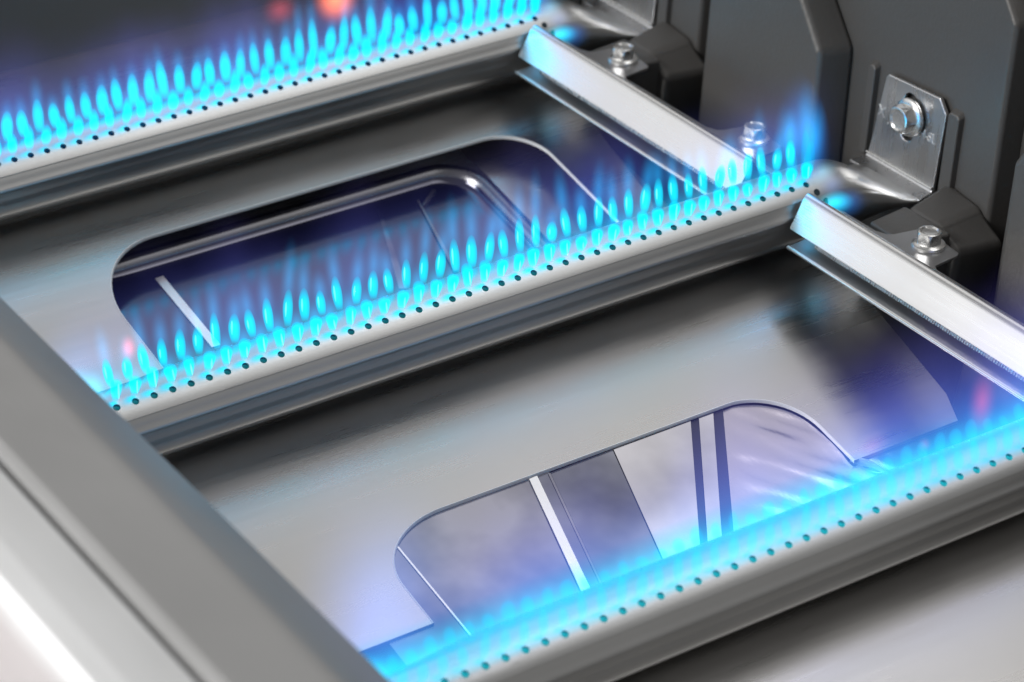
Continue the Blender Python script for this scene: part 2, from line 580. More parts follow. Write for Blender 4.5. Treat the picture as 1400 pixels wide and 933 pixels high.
M_TRAYD = metal('tray_reflection_dark', (0.17, 0.175, 0.21), 0.08, stretch=(3, 30, 30), bump=0.02, rvar=0.02, blotch=0.06, cvar=(0.55, 1.8))  # darker copy of the tray steel paints the dim reflection bands
M_SLIV = M_BRIGHT
tb_strip('tray_reflection_band', -196, -176.6, -196, -176.2, M_TRAY, 0.0, 0.0)
tb_strip('tray_reflection_line', -176.4, -175.9, -176.0, -175.5, M_BRIGHT, 0.25, 0.25)  # thin bright reflection painted as a strip
tb_strip('tray_reflection_band', -175.7, -129.1, -175.3, -141.4, M_TRAY, -0.1, 0.0)
tb_strip('reflection_bar', -128.9, -126.3, -141.2, -138.4, M_BRIGHT, 0.6, 0.7)  # white reflection stripe built as a raised bar
tb_strip('tray_reflection_band', -126.1, -122.8, -138.2, -135.2, M_TRAYD, 0.0, 0.1)
tb_strip('tray_reflection_line', -122.6, -121.9, -135.0, -134.3, M_TRAY, 0.1, 0.1)
tb_strip('tray_reflection_band', -121.7, -100.6, -134.1, -114.6, M_TRAYD, -0.2, -0.1)
tb_strip('tray_reflection_band', -100.3, -72.0, -114.3, -102.2, M_TRAYL, 0.1, 0.2)
tb_strip('dark_reflection_stripe', -71.9, -69.2, -102.1, -99.8, M_DARK, -0.2, -0.2)  # dark reflection stripe painted in near-black steel
tb_strip('tray_reflection_band', -69.0, -63.9, -99.6, -94.8, M_TRAYL, 0.1, 0.1)
tb_strip('dark_reflection_stripe', -63.7, -60.6, -94.7, -90.9, M_DARK, -0.2, -0.2)
# crumpled foil at the right end
nx, ny = 60, 70
vs, fs = [], []
from mathutils import noise as mn
for j in range(ny + 1):
    y = yT0 + (yT1 - yT0) * j / ny
    xl = -60.4 + (-90.7 + 60.4) * (y + 40) / (-46.0)
    for i in range(nx + 1):
        x = xl + (-20 - xl) * i / nx
        u = (x + 45) * 0.75 + (y + 44) * 0.55
        v = -(x + 45) * 0.45 + (y + 44) * 0.8
        z = 0.40 * mn.noise(Vector((u * 0.24, v * 0.055, 1.3))) + 0.05 * mn.noise(Vector((u * 0.8, v * 0.2, 4.0)))
        z *= min(1.0, i / 6)
        vs.append((x + 110, y + 70, SLOPE * y - 25 - 1.5 + 42 + z))
for j in range(ny):
    for i in range(nx):
        a = j * (nx + 1) + i
        fs.append((a, a + 1, a + nx + 2, a + nx + 1))
mesh_obj('crumpled_foil', vs, fs, M_FOIL, TB, sharp=80)
# bright gap at the left corner of the opening, painted as a pale triangle
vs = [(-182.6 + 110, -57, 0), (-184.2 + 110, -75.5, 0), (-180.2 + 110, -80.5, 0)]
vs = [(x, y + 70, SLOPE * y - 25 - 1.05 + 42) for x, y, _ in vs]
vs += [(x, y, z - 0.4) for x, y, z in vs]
mesh_obj('bright_gap_sliver', vs, [(0, 1, 2), (5, 4, 3), (0, 3, 4, 1), (1, 4, 5, 2), (2, 5, 3, 0)], M_BRIGHT, TB, smooth=False)

# ------------------------------------------------------------------ deep tray in the far opening
TA = empty('grease_tray', (-110, 100, -42), 'deep glossy tray with bead rim and single painted white reflection, inside the far opening', 'tray', 'grease trays under the plate openings')
zA = lambda y: SLOPE * (y - SP) - 25


def ring_path(x0, x1, y0, y1, r, seg=10):
    pts = []
    for (cx_, cy2, a0) in ((x1 - r, y1 - r, 90), (x1 - r, y0 + r, 0), (x0 + r, y0 + r, -90), (x0 + r, y1 - r, -180)):
        for i in range(seg + 1):
            a = R(a0 - 90 * i / seg)
            pts.append((cx_ + r * math.cos(a), cy2 + r * math.sin(a)))
    return pts


rim = ring_path(-198, -38, 40, 133.6, 15)
n = len(rim)
prof = [(2.6, -0.6), (1.6, 0.5), (0.0, 0.9), (-1.6, 0.3), (-2.4, -1.2), (-2.9, -2.0), (-3.6, -2.5), (-5.0, -2.7), (-6.6, -2.75)]
vs, fs = [], []
for i, (x, y) in enumerate(rim):
    a, c = rim[i - 1], rim[(i + 1) % n]
    t = Vector((c[0] - a[0], c[1] - a[1])).normalized()
    nr = Vector((-t.y, t.x))                        # outward (clockwise path)
    for (o_, h) in prof:
        px, py = x + nr.x * o_, y + nr.y * o_
        vs.append((px + 110, py - 100, zA(py) - 9.5 + h + 42))
m = len(prof)
for i in range(n):
    for j in range(m - 1):
        a, b = i * m + j, ((i + 1) % n) * m + j
        fs.append((a, a + 1, b + 1, b))
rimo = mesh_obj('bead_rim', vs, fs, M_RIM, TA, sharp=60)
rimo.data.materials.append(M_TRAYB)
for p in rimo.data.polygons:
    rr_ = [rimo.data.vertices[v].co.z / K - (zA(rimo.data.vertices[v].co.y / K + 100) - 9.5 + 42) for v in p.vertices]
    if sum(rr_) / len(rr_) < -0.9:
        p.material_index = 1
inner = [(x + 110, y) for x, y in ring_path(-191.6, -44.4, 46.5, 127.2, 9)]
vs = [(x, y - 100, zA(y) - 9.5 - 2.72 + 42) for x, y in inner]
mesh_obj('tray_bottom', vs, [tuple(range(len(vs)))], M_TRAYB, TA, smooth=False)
# flange at the right of the rim
fl = [(-35.2, 60), (12, 60), (12, 140), (-35.2, 140)]
sheet_poly('side_flange', [(x + 110, y - 100) for x, y in fl], lambda x, y: zA(y + 100) - 9.6 + 42, 0.8, M_PLATE, TA)
# white reflection painted as a bar, and raised streaks on the bottom


def ta_bar(name, p, q, wd, mat, h=0.5, w2=None):
    a, b = Vector(p), Vector(q)
    t = (b - a).normalized()
    nr = Vector((-t.y, t.x))
    w2 = wd if w2 is None else w2
    top = [a + nr * wd / 2, a - nr * wd / 2, b - nr * w2 / 2, b + nr * w2 / 2]
    vs = [(c.x + 110, c.y - 100, zA(c.y) - 12.2 + h + 42) for c in top]
    vs += [(x, y, z - h - 0.1) for x, y, z in vs]
    return mesh_obj(name, vs, [(0, 1, 2, 3), (7, 6, 5, 4), (0, 4, 5, 1), (1, 5, 6, 2), (2, 6, 7, 3), (3, 7, 4, 0)], mat, TA, smooth=False)


ta_bar('reflection_bar', (-157.5, 124.5), (-157.0, 88.5), 2.9, M_BRIGHT)  # white reflection built as a bar of pale steel
ta_bar('raised_streak', (-62, 124), (-70, 88), 0.5, M_RIM, 0.7, 1.5)
ta_bar('raised_streak', (-54, 126.5), (-61.8, 121), 1.2, M_RIM, 0.7, 0.5)
ta_bar('raised_streak', (-76, 126), (-90, 88), 1.2, M_TRAYD, 0.2, 2.6)

# ------------------------------------------------------------------ burners
AX_Y, AX_Z, RR = 5.9, -10.2, 11.8


def srad(th):
    """radius of the tube at angle th (degrees from the front, over the top)"""
    t = ((th + 90) % 360) - 90
    if 38.0 <= t <= 142.0:
        return RR
    r = RR - 0.75
    for c, wv, h in ((16, 5, 0.5), (-2, 5, -0.35), (-26, 9, 0.35)):
        tt = t if t < 90 else 180 - t
        r += h * math.exp(-((tt - c) / wv) ** 2)
    return r


def tube_pt(x, th):
    t = R(th)
    r = srad(th)
    s = min(max((x - 1.0) / 6.0, 0), 1)
    r = r + (RR - r) * s                            # lip fades out past the last port
    y, z = -r * math.cos(t), r * math.sin(t)
    f = min(max((x - 11.0) / 29.0, 0), 1)
    f = f * f * (3 - 2 * f)
    if f > 0:                                       # the end is pressed flat into the bracket
        c, s_ = -math.cos(t), math.sin(t)
        g = (1 - f)
        yy = (RR + (15.4 - RR) * f) * (abs(c) ** (1 - 0.35 * f)) * (1 if c > 0 else -1)
        zz = (RR * g + 0.9 * f) * s_
        # a dent pressed in the front flank
        y, z = yy, zz
        if c < 0 and s_ < 0.5:
            z += 0.5 * math.sin(f * math.pi) * (-c)
        z += (-1.75) * f
        y += -0.9 * f
    if x < -200 and x > -260 and y > 0:             # the tip is squeezed narrower at the back
        g = min((-200 - x) / 34.0, 1)
        y *= 1 - 0.42 * g * g * (3 - 2 * g)
    return (x, AX_Y + y, AX_Z + z)


THF, THB = 60.0, 117.0
HW = 7.5                                            # half width of a port strip in degrees


def hole_cell(vs, fs, xa, xb, xc, th0, thc, th1, rh, rdeg):
    """square patch with a round port through it"""
    seg = 16
    per = []
    xs = [xa, xc, xb]
    # square outline walked in step with the circle
    ring_in, ring_sq, ring_dn = [], [], []
    for i in range(seg):
        a = 2 * math.pi * i / seg
        c, s = math.cos(a), math.sin(a)
        mx = max(abs(c), abs(s))
        sxp, syp = c / mx, s / mx
        X = xc + (xb - xc) * sxp if sxp >= 0 else xc + (xc - xa) * sxp
        T = thc + (th1 - thc) * syp if syp >= 0 else thc + (thc - th0) * syp
        ring_sq.append(tube_pt(X, T))
        ring_in.append(tube_pt(xc + rh * c, thc + rdeg * s))
        q = tube_pt(xc + rh * 0.93 * c, thc + rdeg * 0.93 * s)
        d = Vector((0, AX_Y - q[1], AX_Z - q[2])).normalized()
        ring_dn.append((q[0], q[1] + d.y * 0.9, q[2] + d.z * 0.9))
    b = len(vs)
    vs += ring_sq + ring_in + ring_dn
    for i in range(seg):
        j = (i + 1) % seg
        fs.append((b + i, b + j, b + seg + j, b + seg + i))
        fs.append((b + seg + i, b + seg + j, b + 2 * seg + j, b + 2 * seg + i))


def build_tube_mesh(n_ports, parent):
    vs, fs = [], []
    xL = -PITCH * (n_ports - 1)
    h = PITCH / 2
    x_lo, x_hi = xL - h, h
    breaks = [x_lo + h * i for i in range(2 * n_ports + 1)]
    left = [-322, -300, -250, x_lo] if x_lo > -250 else [-322, x_lo]
    left = [-322, -300, -262] + [-259.5 + 4 * i for i in range(60) if -259.5 + 4 * i < x_lo - 0.5] + [x_lo] if n_ports < 50 else [x_lo]
    right = [x_hi + 1.2 * i for i in range(1, 4)] + [8 + 1.5 * i for i in range(24)]
    right = [x for x in right if x <= 42.5]

    def grid(xs, ths):
        b = len(vs)
        for x in xs:
            for t in ths:
                vs.append(tube_pt(x, t))
        m = len(ths)
        for i in range(len(xs) - 1):
            for j in range(m - 1):
                a = b + i * m + j
                fs.append((a, a + 1, a + m + 1, a + m))
    rdeg = math.degrees(1.02 / RR)
    plain = [[THB + HW, 130, 136, 141.99], [142.01, 147] + list(range(152, 397, 4)) + [397.99], [38.0 + 0.01, 42, 47, THF - HW], [THF + HW, 76, 84, 92, 100, THB - HW]]
    full = [THF - HW, THF, THF + HW]
    fullb = [THB - HW, THB, THB + HW]
    for ths in plain:
        grid(left, ths)
        grid(breaks, ths)
        grid([x_hi] + right, ths)
    # step faces of the lip
    for t0, t1 in ((141.99, 142.01), (397.99 - 360, 38.01)):
        grid(left + breaks[1:] + right, [t0, t1])
    for sec in (left, [x_hi] + right):
        grid(sec, full)
        grid(sec, fullb)
    for i in range(n_ports):
        xc = xL + PITCH * i
        hole_cell(vs, fs, xc - h, xc + h, xc, THF - HW, THF, THF + HW, 1.02, rdeg)
        # back row is half a pitch further along
        hole_cell(vs, fs, xc - h, xc + h, xc + 1.4, THB - HW, THB, THB + HW, 1.02, rdeg)
    o = mesh_obj('tube', vs, fs, M_TUBE, parent, sharp=40)
    me = o.data
    for p in me.polygons:                           # every wall of the tube faces outward
        c = p.center
        rad = Vector((0, c.y - AX_Y * K, c.z - AX_Z * K))
        if rad.length > (RR - 1.6) * K and c.x < 10 * K and p.normal.dot(rad.normalized()) < -0.5:
            p.flip()
    me.update()
    nrm = [Vector(c.vector) for c in me.corner_normals]
    for p in me.polygons:
        c = p.center
        if c.x > 2.0 * K:
            continue
        rad = Vector((0, c.y - AX_Y * K, c.z - AX_Z * K))
        if rad.length < (RR - 0.25) * K or rad.z < 0.63 * rad.length or c.x < -200 * K or abs(p.normal.x) > 0.3:
            continue
        for li in p.loop_indices:
            v = me.vertices[me.loops[li].vertex_index].co
            nrm[li] = Vector((0, v.y - AX_Y * K, v.z - AX_Z * K)).normalized()
    me.normals_split_custom_set([tuple(v) for v in nrm])
    return o


# flame shapes: a handful of shared meshes
def flame_mesh(name, hgt, wmax, tiltf, mat, rings=9, seg=10, base=0.8, sx=1.0, wob=0.0, club=False):
    vs, fs = [], []
    for i in range(rings + 1):
        t = i / rings
        r = (base + (wmax - base) * math.sin(min(t * 1.5, 1) * math.pi / 2)) * math.sqrt(max(0.0, 1 - t ** 2.1)) if t < 1 else 0.02
        if club and t < 1:
            r = (base + (wmax - base) * min(t / 0.7, 1) ** 0.8) * math.sqrt(max(0.0, 1 - t ** 7))
        yc = tiltf * hgt * (t - 0.45 * t * t)
        xc = wob * math.sin(t * 2.4)
        for j in range(seg):
            a = 2 * math.pi * j / seg
            vs.append((xc + r * sx * math.cos(a), yc + r * math.sin(a), hgt * t - 0.6))
    for i in range(rings):
        for j in range(seg):
            a, b = i * seg + j, i * seg + (j + 1) % seg
            fs.append((a, b, b + seg, a + seg))
    fs.append(tuple(range(seg - 1, -1, -1)))
    fs.append(tuple(rings * seg + j for j in range(seg)))
    me = bpy.data.meshes.new(name)
    me.from_pydata([tuple(c * K for c in v) for v in vs], [], fs)
    for p in me.polygons:
        p.use_smooth = True
    me.materials.append(mat)
    return me


def ellipsoid(name, c, r, mat, parent, seg=20, rings=12, lean_=(0, 0)):
    vs, fs = [], []
    for i in range(rings + 1):
        ph = math.pi * i / rings
        for j in range(seg):
            a = 2 * math.pi * j / seg
            x, y, z = r[0] * math.sin(ph) * math.cos(a), r[1] * math.sin(ph) * math.sin(a), -r[2] * math.cos(ph)
            vs.append((c[0] + x + lean_[0] * z, c[1] + y + lean_[1] * z, c[2] + z))
    for i in range(rings):
        for j in range(seg):
            a, b = i * seg + j, i * seg + (j + 1) % seg
            fs.append((a, b, b + seg, a + seg))
    return mesh_obj(name, vs, fs, mat, parent, sharp=180)


FM = {}
for key, hh, ww in (('a', 6.0, 1.75), ('b', 6.5, 1.65), ('c', 5.6, 1.82), ('d', 6.2, 1.60)):
    FM['f' + key] = flame_mesh('flame_front', hh * 1.05, ww * 1.1, 0.04, V_CONE, wob=0.45, base=0.8, club=True)
    FM['b' + key] = flame_mesh('flame_back', hh * 1.6, ww * 1.08, 0.06, V_CONE, wob=-0.2, base=0.9)
    FM['F' + key] = flame_mesh('flame_front_tall', hh * 1.45, ww * 1.2, -0.02, V_CONE_FAR, wob=0.3, base=1.0)
    FM['B' + key] = flame_mesh('flame_back_tall', hh * 2.05, ww * 1.3, 0.08, V_CONE_FAR, wob=-0.1, base=1.1)
    FM['s' + key] = flame_mesh('flame_front_short', hh * 1.05, ww * 1.0, 0.15, V_CONE_SOFT, wob=0.3, base=0.9)
    FM['t' + key] = flame_mesh('flame_back_short', hh * 0.95, ww * 1.1, 0.2, V_CONE_SOFT, wob=-0.2, base=1.2)
    FM['mf' + key] = flame_mesh('mantle_front', hh * 2.0, 3.9, 0.0, V_MANTLE, base=1.5)
    FM['mb' + key] = flame_mesh('mantle_back', hh * 3.6, 3.9, 0.08, V_MANTLE, base=1.5)
    FM['ms' + key] = flame_mesh('mantle_short', hh * 2.0, 3.6, 0.12, V_MANTLE_SOFT, base=1.8)
    FM['k' + key] = flame_mesh('flame_core', hh * 0.75, 0.36, 0.05, V_CORE, rings=7, seg=7, base=0.12)


def link_child(name, me, parent, loc, scale=(1, 1, 1), rot=(0, 0, 0)):
    o = bpy.data.objects.new(name, me)
    COL.objects.link(o)
    o.parent = parent
    o.location = Vector(loc) * K
    o.scale = scale
    o.rotation_euler = rot
    return o


def hex_bolt(parent, loc, axis, scale=1.0, rotz=0.3):
    """flanged hex bolt: flange washer, hexagon head with chamfer, recessed round top"""
    seg = 48

    def ring(rf, z):
        return [(rf(2 * math.pi * i / seg) * math.cos(2 * math.pi * i / seg), rf(2 * math.pi * i / seg) * math.sin(2 * math.pi * i / seg), z) for i in range(seg)]
    circ = lambda r: (lambda a: r)

    def hexr(ap, rnd=0.0):
        def f(a):
            b = ((a + rotz) % (math.pi / 3)) - math.pi / 6
            return min(ap / math.cos(b), ap * 1.115)
        return f
    rings = [ring(circ(5.4), 0), ring(circ(5.5), 0.5), ring(circ(5.3), 1.0), ring(circ(4.5), 1.5), ring(hexr(3.75), 1.6), ring(hexr(3.75), 4.6),
             ring(circ(3.75), 5.3), ring(circ(3.35), 5.5), ring(circ(3.0), 5.5), ring(circ(2.5), 5.0), ring(circ(1.2), 4.85)]
    vs, fs = [], []
    for r in rings:
        vs += r
    for i in range(len(rings) - 1):
        for j in range(seg):
            a, b = i * seg + j, i * seg + (j + 1) % seg
            fs.append((a, b, b + seg, a + seg))
    fs.append(tuple((len(rings) - 1) * seg + j for j in range(seg)))
    o = mesh_obj('bolt', vs, fs, M_BOLT, parent, sharp=28)
    o.location = Vector(loc) * K
    o.scale = (scale,) * 3
    if axis == 'x':
        o.rotation_euler = (0, R(-90 + 4), 0)
    return o


# bracket with slot, bolt and stamped letters (part of each burner)
def build_bracket(B):
    def bp(y, z, d=0.0):                            # point on the leaning bracket plane, d = height off it (towards -x)
        return (43.0 + 0.07 * (z + 10) - d, y, z)
    outer = [(20.6, -9.0), (-10.6, -9.0), (-11.9, 16.4), (-8.3, 20.6), (15.6, 19.4), (16.6, 18.2)]
    slot = []
    for i in range(16):
        a = R(180 * i / 15)
        slot.append((4.3 + 3.0 * math.cos(a) * -1, 14.2 + 3.0 * math.sin(a)))
    for i in range(16):
        a = R(180 + 180 * i / 15)
        slot.append((4.3 + 3.0 * math.cos(a) * -1, 4.6 + 3.0 * math.sin(a)))
    bm = bmesh.new()
    def loop(pts, d):
        v = [bm.verts.new([c * K for c in bp(y, z, d)]) for y, z in pts]
        e = [bm.edges.new((v[i], v[(i + 1) % len(v)])) for i in range(len(v))]
        return v, e
    for d in (1.3, 0.0):
        v1, e1 = loop(outer, d)
        v2, e2 = loop(slot, d)
        bmesh.ops.triangle_fill(bm, edges=e1 + e2, use_beauty=True)
        if d:
            s1, s2 = v1, v2
        else:
            for A, Bv in ((s1, v1), (s2, v2)):
                for i in range(len(A)):
                    j = (i + 1) % len(A)
                    bm.faces.new((A[i], A[j], Bv[j], Bv[i]))
    bmesh.ops.recalc_face_normals(bm, faces=bm.faces)
    me = bpy.data.meshes.new('bracket')
    bm.to_mesh(me)
    bm.free()
    me.materials.append(M_BRACKET)
    o = bpy.data.objects.new('bracket', me)
    COL.objects.link(o)
    o.parent = B
    bv = o.modifiers.new('bevel', 'BEVEL')
    bv.width = 0.35 * K
    bv.segments = 2
    bv.limit_method = 'ANGLE'
    # foot where the plate meets the flattened tube, and the bright bend between them
    vs, fs = prism([(-3.6, -12.1), (23.0, -10.9), (23.0, -9.6), (20.7, -8.9), (-10.7, -8.9), (-11.2, -10.6)], 0, 0, 1)
    vs = []
    sec = [(36.4, -12.0), (36.4, -11.0), (40.9, -9.9), (41.7, -8.9), (43.0, -8.9), (43.0, -12.2)]
    for (y, k_) in ((20.8, 0), (-10.8, 0)):
        for (x, z) in sec:
            vs.append((x, y + (2.0 if (y > 0 and x < 40) else 0), z))
    m_ = len(sec)
    fs = [tuple(range(m_ - 1, -1, -1)), tuple(range(m_, 2 * m_))] + [(i, (i + 1) % m_, m_ + (i + 1) % m_, m_ + i) for i in range(m_)]
    mesh_obj('bracket_foot', vs, fs, M_BRACKET, B, smooth=False, bevel=0.3)
    vs, fs = sweep([20.6, -10.6], [(41.5 + 0.55 * math.cos(a * math.pi / 4), -8.7 + 0.55 * math.sin(a * math.pi / 4)) for a in range(8)], closed=True)
    mesh_obj('bend_bead', vs, fs, M_BOLT, B, sharp=80)
    # raised right edge catch light
    hb = hex_bolt(B, (42.3, 2.8, 10.2), 'x', 1.0, rotz=0.5)
    hb.scale = (1.12, 1.12, 0.95)
    # stamped letters
    for txt, y, z, sz in (('X', 18.3, 4.9, 5.2), ('.', 13.6, 3.6, 5.0), ('.H-SL', -0.4, 5.4, 4.3)):
        cu = bpy.data.curves.new('stamp', 'FONT')
        cu.body = txt
        cu.size = sz * K
        cu.extrude = 0.16 * K
        cu.bevel_depth = 0.015 * K
        cu.space_character = 0.9
        tmp = bpy.data.objects.new('tmp', cu)
        COL.objects.link(tmp)
        bpy.context.view_layer.update()
        dg = bpy.context.evaluated_depsgraph_get()
        me = bpy.data.meshes.new_from_object(tmp.evaluated_get(dg))
        bpy.data.objects.remove(tmp)
        me.materials.clear()
        me.materials.append(M_BRIGHT)  # pale steel paints the stamping's glint into the letters
        s = bpy.data.objects.new('stamped_letters', me)
        COL.objects.link(s)
        s.parent = B
        # x axis of the text -> -Y of the world, y axis -> +Z, z axis -> -X
        rm = Matrix(((0, 0.07, -1), (-1, 0, 0), (0, 1, 0.07))).to_4x4()
        rm.translation = Vector(bp(y, z, 1.34)) * K
        s.matrix_local = rm


def build_burner(k, label, x_off, n_ports, tall, with_flames_from):
    """tall: 1 = tall far flames, 0 = normal, -1 = short soft ones"""
    B = empty('burner', (x_off, k * SP, 0), label, 'gas burner', 'gas burners burning with rows of blue flames')
    build_tube_mesh(n_ports, B)
    if k >= 0:
        build_bracket(B)
    # two carry-over ports on the front flank beyond the last port
    for (xx, th) in ((2.2, 44.0), (4.6, 27.0)):
        q = Vector(tube_pt(xx, th))
        d = Vector((0, q.y - AX_Y, q.z - AX_Z)).normalized()
        vs, fs = [], []
        for i, (r, h) in enumerate(((1.1, 0.0), (1.02, 0.06), (0.6, 0.07), (0.0, 0.07))):
            for j in range(14):
                a = 2 * math.pi * j / 14
                e1 = Vector((1, 0, 0))
                e2 = d.cross(e1)
                p = q + e1 * r * math.cos(a) + e2 * r * math.sin(a) + d * h
                vs.append(tuple(p))
        for i in range(3):
            for j in range(14):
                a, b = i * 14 + j, i * 14 + (j + 1) % 14
                fs.append((a, b, b + 14, a + 14))
        mesh_obj('carryover_port', vs, fs, M_PORT, B)  # near-black disc laid on the tube, painting the dark of an open hole
    rnd = random.Random(11 + k)
    pre = {1: 'FB', 0: 'fb', -1: 'st'}[tall]
    mpre = ('ms', 'ms') if tall < 0 else ('mf', 'mb')
    for i in range(n_ports):
        x = -PITCH * (n_ports - 1 - i)
        if x + x_off < with_flames_from:
            continue
        for row, th in ((0, THF + 5), (1, THB)):
            xx = x + (3.1 if row else 0.25)
            q = Vector(tube_pt(xx, th)) + Vector((0, 0.25, 1.4 if row == 0 else 0.8))
            key = rnd.choice('abcd')
            s = 0.84 + 0.30 * rnd.random() + 0.08 * math.sin(x * 0.09 + 2 * k) + 0.05 * math.sin(x * 0.31 + k)
            rz = rnd.uniform(-0.3, 0.3)
            me = FM[(pre[row]) + key]
            fl_ = link_child('flame', me, B, q, (rnd.uniform(.92, 1.08), 1, s), (rnd.uniform(-.09, .09), rnd.uniform(-.10, .13), rz))
            if tall < 0 and row:
                fl_.scale = (rnd.uniform(0.7, 1.3), 1, rnd.uniform(0.35, 0.95))
            link_child('flame_mantle', FM[mpre[row] + key], fl_, (0, 0, -0.6), (1, 1, rnd.uniform(0.85, 1.15)))
            if tall == 0:
                link_child('flame_core', FM['k' + key], fl_, ((0.75, -0.55, 0.6) if row == 0 else (-0.72, 0.35, 2.6)), (1, 1, rnd.uniform(0.7, 1.1)))
    return B


B1 = build_burner(1, 'farthest burner tube, running along the top left with the tallest blurred cyan flames', 0, 60, 1, -330)
B2 = build_burner(0, 'middle burner tube crossing the whole picture, whose end is bolted to the wall at right', 0, 43, 0, -400)
B3 = build_burner(-1, 'nearest burner tube at lower right with glowing white and cyan rim', -51.41 + 49.5, 43, -1, -400)

# end flames round the ports at the left and right tips
for B, x_end in ((B2, -PITCH * 42), (B3, -PITCH * 42)):
    for i, (dx, dy, rx, ry) in enumerate(((-2.6, 1.0, 0.2, -0.8), (-3.4, 4.4, -0.2, -0.9), (-2.5, -1.6, .5, -0.7), (-4.2, 6.0, -.4, -0.6))):
        fl_ = link_child('flame', FM['s' + 'abcd'[i]], B, (x_end + dx, dy, -0.8 - 0.5 * i), (1.1, 1.1, 1.0), (rx, ry, 0))
        link_child('flame_mantle', FM['ms' + 'abcd'[i]], fl_, (0, 0, 0), (1.2, 1.2, 1))
for B in (B1, B2):
    for i, (x, y, z, rx, ry, sc_) in enumerate(((2.6, 3.0, 0, -0.1, 0.2, 1.2), (4.0, 5.0, 0, -0.2, 0.1, 1.3), (0.5, 7.0, 0, -0.2, -0.05, 1.2))):
        fl_ = link_child('flame', FM['s' + 'abcd'[i % 4]], B, (x, y, z), (1.2, 1.2, sc_ * 1.8), (rx, ry, 0))
        link_child('flame_mantle', FM['mf' + 'abcd'[i % 4]], fl_, (0, 0, 0), (1.2, 1.2, 1.1))
    ellipsoid('carryover_flame', (6.4, -6.6, -5.0), (7.0, 4.6, 4.4), V_CYANBALL, B, lean_=(-0.8, 0.4))
    ellipsoid('carryover_flame', (9.5, -7.5, -5.5), (8.5, 6.0, 5.6), V_BLUEBALL, B, lean_=(-0.6, 0.3))
    ellipsoid('carryover_flame', (6.5, 0.5, 2.5), (6.0, 4.5, 4.0), V_WHITEBALL, B, lean_=(0.6, -0.2))


ellipsoid('end_haze', (-228, 12, 20), (28, 11, 38), blob_mat('end_haze_blue', (0.10, 0.30, 0.90), 40), B3, lean_=(-0.12, 0))
ellipsoid('end_haze', (-238, 10, 9), (17, 9, 17), blob_mat('end_haze_pale', (0.12, 0.36, 0.85), 45), B2, lean_=(0.35, 0))
for B in (B2, B3):
    for (dx, dy, z, rr, st) in ((-8.0, 7, 4.0, (7.5, 6, 8.5), 330), (-3.5, 5, 4.0, (4.5, 5, 7.5), 230), (-13.0, 7, 3.5, (5.5, 5, 7.5), 300), (-16.0, 3, -1.5, (6, 5, 5), 260)):
        ellipsoid('end_flame', (-PITCH * 42 + dx, dy, z), rr, blob_mat('end_flame_cyan', (0.02, 0.62, 0.85), st), B, lean_=(-0.15, 0))


def glow(B, x0, x1, h, strength, seed):
    """the faint burnt-gas glow that stands over the whole row of flames"""
    z0 = -1.0
    prof = [(-9, z0 + 4), (-5.2, z0), (11, z0), (16, z0 + 5), (17, z0 + h * 0.6), (10, z0 + h), (-3, z0 + h), (-11, z0 + h * 0.6)]
    prof = [(y - 3, z) for y, z in prof]
    vs, fs = prism(prof, 0, x0, x1)
    o = mesh_obj('flame_glow', vs, fs, haze_mat('burnt_gas_glow_%d' % seed, z0, h, x0, x1, strength, seed), B, smooth=False)
    o.location = (0, 8 * K, 0)
    return o


glow(B1, -330, 12, 42, 52, 3)
glow(B2, -247, 14, 48, 29, 8)
glow(B3, -249, 14, 54, 52, 15)


def ridge_glow(B, x0, x1, strength, seed):
    """added glowing layer over the ports, standing in for flame-lit metal"""
    m = vol('ridge_glow_%d' % seed, (0.05, 0.80, 0.84), strength, (0.1, 0.95, 1.0), strength * 0.7)
    nt = m.node_tree
    N, L = nt.nodes, nt.links
    em = [n for n in N if n.type == 'EMISSION'][0]
    tc = N.new('ShaderNodeTexCoord')
    sx = N.new('ShaderNodeSeparateXYZ')
    L.new(tc.outputs['Generated'], sx.inputs[0])

    def mth(op, a, b, clamp=False):
        n = N.new('ShaderNodeMath')
        n.operation = op
        n.use_clamp = clamp
        for i, v in enumerate((a, b)):
            if hasattr(v, 'links'):
                L.new(v, n.inputs[i])
            else:
                n.inputs[i].default_value = v
        return n.outputs[0]
    y = mth('MULTIPLY', mth('SUBTRACT', sx.outputs['Y'], 0.5), 2.0)
    d = mth('MULTIPLY', mth('SUBTRACT', 1.0, mth('MULTIPLY', y, y), True), mth('SUBTRACT', 1.0, sx.outputs['Z'], True))
    L.new(mth('MULTIPLY', d, strength), em.inputs[1])
    m.cycles.volume_step_rate = 0.12
    vs, fs = prism([(-0.6, -4.0), (17, -4.5), (17, 5.5), (-0.6, 4.0)], 0, x0, x1)
    return mesh_obj('ridge_glow', vs, fs, m, B, smooth=False)


ridge_glow(B3, -240, 3, 120, 1)
ridge_glow(B2, -240, 3, 30, 2)
ellipsoid('warm_glow', (-66, 20, 16), (9.5, 7.0, 10.5), V_ORANGE, B1)
ellipsoid('warm_glow', (-87, 20, 17), (8.0, 5, 7.0), blob_mat('flame_faint_red', (1, 0.12, 0.15), 90), B1)
ellipsoid('warm_glow', (-224, 5, 13.5), (2.7, 2.8, 4.8), V_PINK, B2, lean_=(-0.1, 0))
ellipsoid('warm_glow', (-53 + 1.9, 10, 12), (4.6, 4.0, 11), blob_mat('reflection_dull_red', (1, 0.10, 0.07), 110), B3, lean_=(-0.1, 0))  # glowing ball standing in for a reddish reflection
ellipsoid('warm_glow', (-82, 16, 5.5), (7, 3, 6), blob_mat('reflection_faint_pink', (0.9, 0.14, 0.16), 60), B3, lean_=(0.2, 0))  # added pink glow standing in for a reflection of the haze
